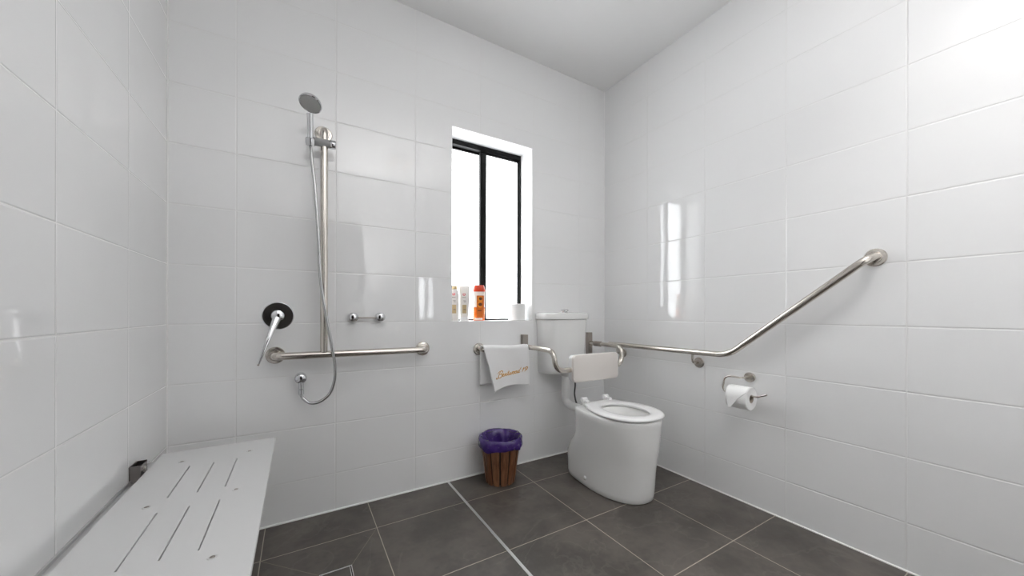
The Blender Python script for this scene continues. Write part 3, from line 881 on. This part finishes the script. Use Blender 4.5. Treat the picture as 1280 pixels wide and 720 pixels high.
patch(bm, oc, YAW, ospec, -0.026, 0.024, 0.004, 0.016, mi=0, off=0.0004)
finish('label', bm, [M['bottle_pale'], M['amber_label'], M['ring'], M['fruit']], ob, 0)

# ------------------------------------------------------------------ waste bin
bc = Vector((1.500, -0.135, 0))
t = thing('waste_bin', 'round brown timber slat waste bin on the floor beside the toilet', 'waste bin', tuple(bc))
r0, r1, bh = 0.083, 0.119, 0.260
bm = new_bm()
add_lathe(bm, [(0, 0.006), (r0 - 0.006, 0.006), (r0 - 0.005, 0.010), (r1 - 0.005, bh - 0.004), (r1 - 0.0075, bh - 0.004), (r0 - 0.008, 0.014), (0, 0.014)], bc, (0, 0, 1), 48)
finish('drum', bm, M['bin_inner'], t, 40)
bm = new_bm()
NSL = 12
for k in range(NSL):
    a0 = 2*pi*(k + 0.085)/NSL; a1 = 2*pi*(k + 0.915)/NSL
    cols = 6
    rings = []
    for j in range(cols + 1):
        a = a0 + (a1 - a0)*j/cols
        ed = 0.0018 if j in (0, cols) else 0
        c_, s_ = cos(a), sin(a)
        rings.append([bc + Vector((c_*r, s_*r, z)) for r, z in ((r0 - 0.0048, 0.0), (r0 + 0.003 - ed, 0.0), (r1 + 0.003 - ed, bh), (r1 - 0.0048, bh))])
    add_loft(bm, rings)
finish('slats', bm, M['slat'], t, 30)
# liner folded over the rim
def crump(k, a, r, h):
    f = 0.0
    if k < 6: f = 0.0026 * (sin(4*a + 0.5*k) + sin(11*a + 1.3*k + 1) * 0.7 + sin(23*a - k * 1.1) * 0.55)
    else: f = 0.008 * (sin(5*a + k*0.9) + sin(9*a - k*1.3 + 1) * 0.7 + sin(16*a + k) * 0.4)
    dz = 0.006 * (sin(3*a + 0.4) + 0.6 * sin(8*a + 1)) if k == 0 else 0.002 * sin(6*a + k)
    if k in (4, 5, 6): dz = 0.0015 * sin(5*a)
    return r + (max(f, -0.006) if k < 6 else min(f, 0.001)), h + dz
bm = new_bm()
add_lathe(bm, [(r1 + 0.0070, bh - 0.052), (r1 + 0.0120, bh - 0.042), (r1 + 0.0135, bh - 0.028), (r1 + 0.0120, bh - 0.012), (r1 + 0.009, bh + 0.002), (r1 + 0.003, bh + 0.0085), (r1 - 0.005, bh + 0.004), (r1 - 0.017, bh - 0.03), (r1 - 0.026, bh - 0.07), (r0 - 0.004, bh - 0.14), (r0 - 0.016, 0.055), (r0 - 0.035, 0.038), (0, 0.036)], bc, (0, 0, 1), 144, noise=crump)
ln = finish('bin_liner', bm, M['liner'], None, 180, loc=(bc.x, bc.y, 0.03))
tag(ln, 'purple plastic bag lining the timber slat bin, folded over its rim', 'bin bag')

# ------------------------------------------------------------------ shower bench
BX0, BX1, BY0, BY1, BT = 0.036, 0.385, -1.146, -0.200, 0.470
t = thing('shower_bench', 'white slotted fold down shower seat fixed along the left wall', 'shower bench', (0.2, -0.67, 0))
slots = [(x - 0.0014, x + 0.0014, ya, yb) for x in (0.149, 0.2135, 0.278) for ya, yb in ((-0.632, -0.389), (-0.969, -0.720))]
xs = sorted({BX0, BX1, *[q for s in slots for q in s[:2]]}); ys = sorted({BY0, BY1, *[q for s in slots for q in s[2:]]})
hole = lambda x, y: any(s[0] < x < s[1] and s[2] < y < s[3] for s in slots)
bm = new_bm(); zt, zb = BT, BT - 0.014
cell = {}
for i in range(len(xs) - 1):
    for j in range(len(ys) - 1):
        cell[i, j] = not hole((xs[i]+xs[i+1])/2, (ys[j]+ys[j+1])/2)
V = {}
def vv(x, y, z):
    k = (round(x, 5), round(y, 5), z)
    if k not in V: V[k] = bm.verts.new((x, y, z))
    return V[k]
for (i, j), ok in cell.items():
    if not ok: continue
    x0, x1, y0, y1 = xs[i], xs[i+1], ys[j], ys[j+1]
    bm.faces.new((vv(x0,y0,zt), vv(x1,y0,zt), vv(x1,y1,zt), vv(x0,y1,zt)))
    bm.faces.new((vv(x0,y1,zb), vv(x1,y1,zb), vv(x1,y0,zb), vv(x0,y0,zb)))
    for di, dj, p, q in ((-1,0,(x0,y1),(x0,y0)), (1,0,(x1,y0),(x1,y1)), (0,-1,(x0,y0),(x1,y0)), (0,1,(x1,y1),(x0,y1))):
        if not cell.get((i+di, j+dj), False):
            bm.faces.new((vv(*p,zb), vv(*q,zb), vv(*q,zt), vv(*p,zt)))
finish('seat_panel', bm, M['bench'], t, 0, bevel=0.0012)
for x in (0.117, 0.309):
    for y in (-0.330, -0.672, -1.014):
        bm = new_bm(); add_lathe(bm, [(0.0095, 0.0), (0.0088, 0.0012), (0.0060, 0.0010), (0.0052, 0.0003), (0, 0.0003)], (x, y, BT), (0, 0, 1), 20)
        add_lathe(bm, [(0.0050, 0.0004), (0.0046, 0.0016), (0, 0.0018)], (x, y, BT), (0, 0, 1), 12, mi=1)
        finish('screw', bm, [M['bench'], M['steel_dark']], t, 40)
bm = new_bm()
for x in (0.055, 0.325): add_box(bm, (x, BY0 + 0.03, BT - 0.040), (x + 0.025, BY1 - 0.03, BT - 0.0145))
for y in (-0.230 - 0.012, -0.672, -1.115): add_box(bm, (0.080, y - 0.0125, BT - 0.040), (0.325, y + 0.0125, BT - 0.0145))
finish('frame', bm, M['steel_dark'], t, 0, bevel=0.002)
for y in (-0.285, -1.060):
    bm = new_bm(); add_tube(bm, [(0.262, y, 0.010), (0.262, y, BT - 0.041)], 0.011, 16)
    lg = finish('leg', bm, M['steel_dark'], t, 60)
    bm = new_bm(); add_lathe(bm, [(0, 0), (0.016, 0), (0.0165, 0.004), (0.0125, 0.020), (0, 0.020)], (0.262, y, 0.0), (0, 0, 1), 20)
    finish('rubber_foot', bm, M['rubber'], lg, 40)
bm = new_bm(); add_box(bm, (0.0, BY0, 0.405), (0.005, BY1, 0.452)); add_box(bm, (0.005, BY0, 0.440), (0.050, BY1, 0.445))
finish('wall_rail', bm, M['strip'], t, 0, bevel=0.001)
for y0, y1 in ((-0.388, -0.326), (-1.03, -0.965)):
    bm = new_bm()
    zt_ = 0.496
    add_box(bm, (0.0, y0, 0.420), (0.004, y1, zt_))
    add_box(bm, (0.004, y0, 0.420), (0.028, y0 + 0.004, zt_)); add_box(bm, (0.004, y1 - 0.004, 0.420), (0.028, y1, zt_ ))
    add_box(bm, (0.024, y0 + 0.004, 0.420), (0.028, y1 - 0.004, zt_ - 0.004))
    hb_ = finish('hinge_bracket', bm, M['steel_black'], t, 0, bevel=0.001)
    bm = new_bm(); add_lathe(bm, [(0, 0), (0.011, 0), (0.010, 0.004), (0.005, 0.005), (0, 0.005)], (0.028, (y0+y1)/2, zt_ - 0.022), (1, 0, 0), 6)
    finish('bolt', bm, M['steel'], hb_, 30)

# ------------------------------------------------------------------ floor drain
t = thing('floor_drain', 'square tile insert floor drain with thin steel edge in the shower floor', 'drain', (0.5925, -0.5235, 0))
bm = new_bm()
for a, b in (((DRX0, DRY0), (DRX1, DRY0 + 0.0025)), ((DRX0, DRY1 - 0.0025), (DRX1, DRY1)), ((DRX0, DRY0 + 0.0025), (DRX0 + 0.0025, DRY1 - 0.0025)), ((DRX1 - 0.0025, DRY0 + 0.0025), (DRX1, DRY1 - 0.0025))):
    add_box(bm, (*a, 0.0002), (*b, 0.0022))
finish('rim', bm, M['strip'], t, 0)
bm = new_bm(); add_box(bm, (DRX0 + 0.0025, DRY0 + 0.0025, 0.0002), (DRX1 - 0.0025, DRY1 - 0.0025, 0.0006))
finish('channel', bm, M['rubber'], t, 0)
bm = new_bm(); add_box(bm, (DRX0 + 0.009, DRY0 + 0.009, 0.0008), (DRX1 - 0.009, DRY1 - 0.006, 0.0018))
finish('tile_insert', bm, M['floor'], t, 0)
bm = new_bm()
for a, b in (((DRX0 + 0.007, DRY0 + 0.007), (DRX1 - 0.007, DRY0 + 0.009)), ((DRX0 + 0.007, DRY1 - 0.006), (DRX1 - 0.007, DRY1 - 0.004)), ((DRX0 + 0.007, DRY0 + 0.009), (DRX0 + 0.009, DRY1 - 0.006)), ((DRX1 - 0.009, DRY0 + 0.009), (DRX1 - 0.007, DRY1 - 0.006))):
    add_box(bm, (*a, 0.0008), (*b, 0.0022))
finish('insert_edge', bm, M['strip'], t, 0)

# ------------------------------------------------------------------ lamps in the ceiling (above the picture) and an added fill uplight
LA = (1.97, -1.92)
t = thing('ceiling_downlight', 'round white recessed ceiling downlight above the right side of the room', 'ceiling light', (*LA, H))
bm = new_bm(); add_lathe(bm, [(0.024, -0.002), (0.046, 0.0), (0.048, 0.003), (0.036, 0.007), (0.021, 0.004), (0.021, -0.001), (0.024, -0.002)], (*LA, H), (0, 0, -1), 40)
finish('ring', bm, M['white_plastic'], t, 40)
bm = new_bm(); add_lathe(bm, [(0, 0.001), (0.0215, 0.001)], (*LA, H), (0, 0, -1), 40)
finish('lens', bm, M['lamp'], t, 0)
HL = (1.45, -2.09)
t = thing('heat_lamp_unit', 'square white ceiling heater with four round bulbs', 'heat lamp', (*HL, H))
bm = new_bm(); rounded = [(-0.17, -0.17), (0.17, -0.17), (0.17, 0.17), (-0.17, 0.17)]
add_box(bm, (HL[0] - 0.17, HL[1] - 0.17, H - 0.020), (HL[0] + 0.17, HL[1] + 0.17, H - 0.0005))
finish('housing', bm, M['white_plastic'], t, 0, bevel=0.008)
for sx in (-1, 1):
    for sy in (-1, 1):
        bm = new_bm(); add_lathe(bm, [(0.050, 0.0205), (0.055, 0.026), (0.048, 0.040), (0.026, 0.050), (0, 0.053)], (HL[0] + sx*0.085, HL[1] + sy*0.085, H), (0, 0, -1), 28)
        finish('bulb', bm, M['bulb'], t, 60)

def area(name, loc, size, power, rot=(0, 0, 0), shape='DISK', col=(1, 1, 1)):
    l = bpy.data.lights.new(name, 'AREA'); l.shape = shape; l.size = size; l.energy = power; l.color = col
    o = bpy.data.objects.new(name, l); COL.objects.link(o); o.location = loc; o.rotation_euler = rot
    return o
dl = area('downlight_beam', (*LA, H - 0.010), 0.040, 2.1, col=(1.0, 0.985, 0.965)); dl.data.spread = radians(88)
UL = (1.22, -2.22)  # made-up uplighter out of view, added to bounce fill off the ceiling
t = thing('fill_uplight', 'added unseen fill lamp standing before the door behind the camera', 'fill lamp', (*UL, 0))
bm = new_bm(); add_lathe(bm, [(0, 0), (0.13, 0), (0.135, 0.006), (0.12, 0.018), (0.02, 0.024), (0, 0.024)], (*UL, 0), (0, 0, 1), 40)
finish('base', bm, M['white_plastic'], t, 40)
bm = new_bm(); add_tube(bm, [(*UL, 0.024), (*UL, 0.56)], 0.012, 16)
finish('pole', bm, M['steel'], t, 60)
bm = new_bm(); add_lathe(bm, [(0, 0.56), (0.05, 0.565), (0.12, 0.60), (0.155, 0.67), (0.151, 0.67), (0.117, 0.605), (0.05, 0.571), (0, 0.566)], (*UL, 0), (0, 0, 1), 48)
finish('shade', bm, M['white_plastic'], t, 60)
bm = new_bm(); add_lathe(bm, [(0, 0.625), (0.125, 0.625)], (*UL, 0), (0, 0, 1), 40)
finish('fill_lens', bm, M['bulb'], t, 0)  # glowing disc of the added uplighter
up = area('fill_beam', (*UL, 0.632), 0.24, 15.5, rot=(pi, 0, 0), col=(1.0, 0.99, 0.985)); up.data.spread = radians(74)  # added fill light aimed up at the ceiling

# ------------------------------------------------------------------ daylight
w = bpy.data.worlds.new('overcast sky'); scene.world = w; w.use_nodes = True
nt = w.node_tree
bg = nt.nodes['Background']
bg.inputs['Color'].default_value = (0.96, 0.98, 1.0, 1); bg.inputs['Strength'].default_value = 7.5

# ------------------------------------------------------------------ camera
F_PX, YAW_C, ROLL, YH = 448.57, 0.5371, 0.0018, 390.46
cam = bpy.data.cameras.new('camera'); co = bpy.data.objects.new('camera', cam); COL.objects.link(co)
cam.sensor_width = 36.0; cam.sensor_fit = 'HORIZONTAL'; cam.lens = F_PX * 36.0 / 1280
cam.shift_y = (YH - 360) / 1280
cam.clip_start = 0.02
co.matrix_world = Matrix.Translation((0.4664, -2.0023, 0.9958)) @ Matrix.Rotation(-YAW_C, 4, 'Z') @ Matrix.Rotation(pi/2, 4, 'X') @ Matrix.Rotation(ROLL, 4, 'Z')
scene.camera = co

scene.view_settings.view_transform = 'Standard'
scene.view_settings.look = 'None'
scene.view_settings.gamma = 1.0
scene.view_settings.use_curve_mapping = False
scene.view_settings.exposure = 0.56
scene.cycles.max_bounces = 14
scene.cycles.diffuse_bounces = 8
scene.cycles.glossy_bounces = 6
scene.cycles.sample_clamp_indirect = 4.0
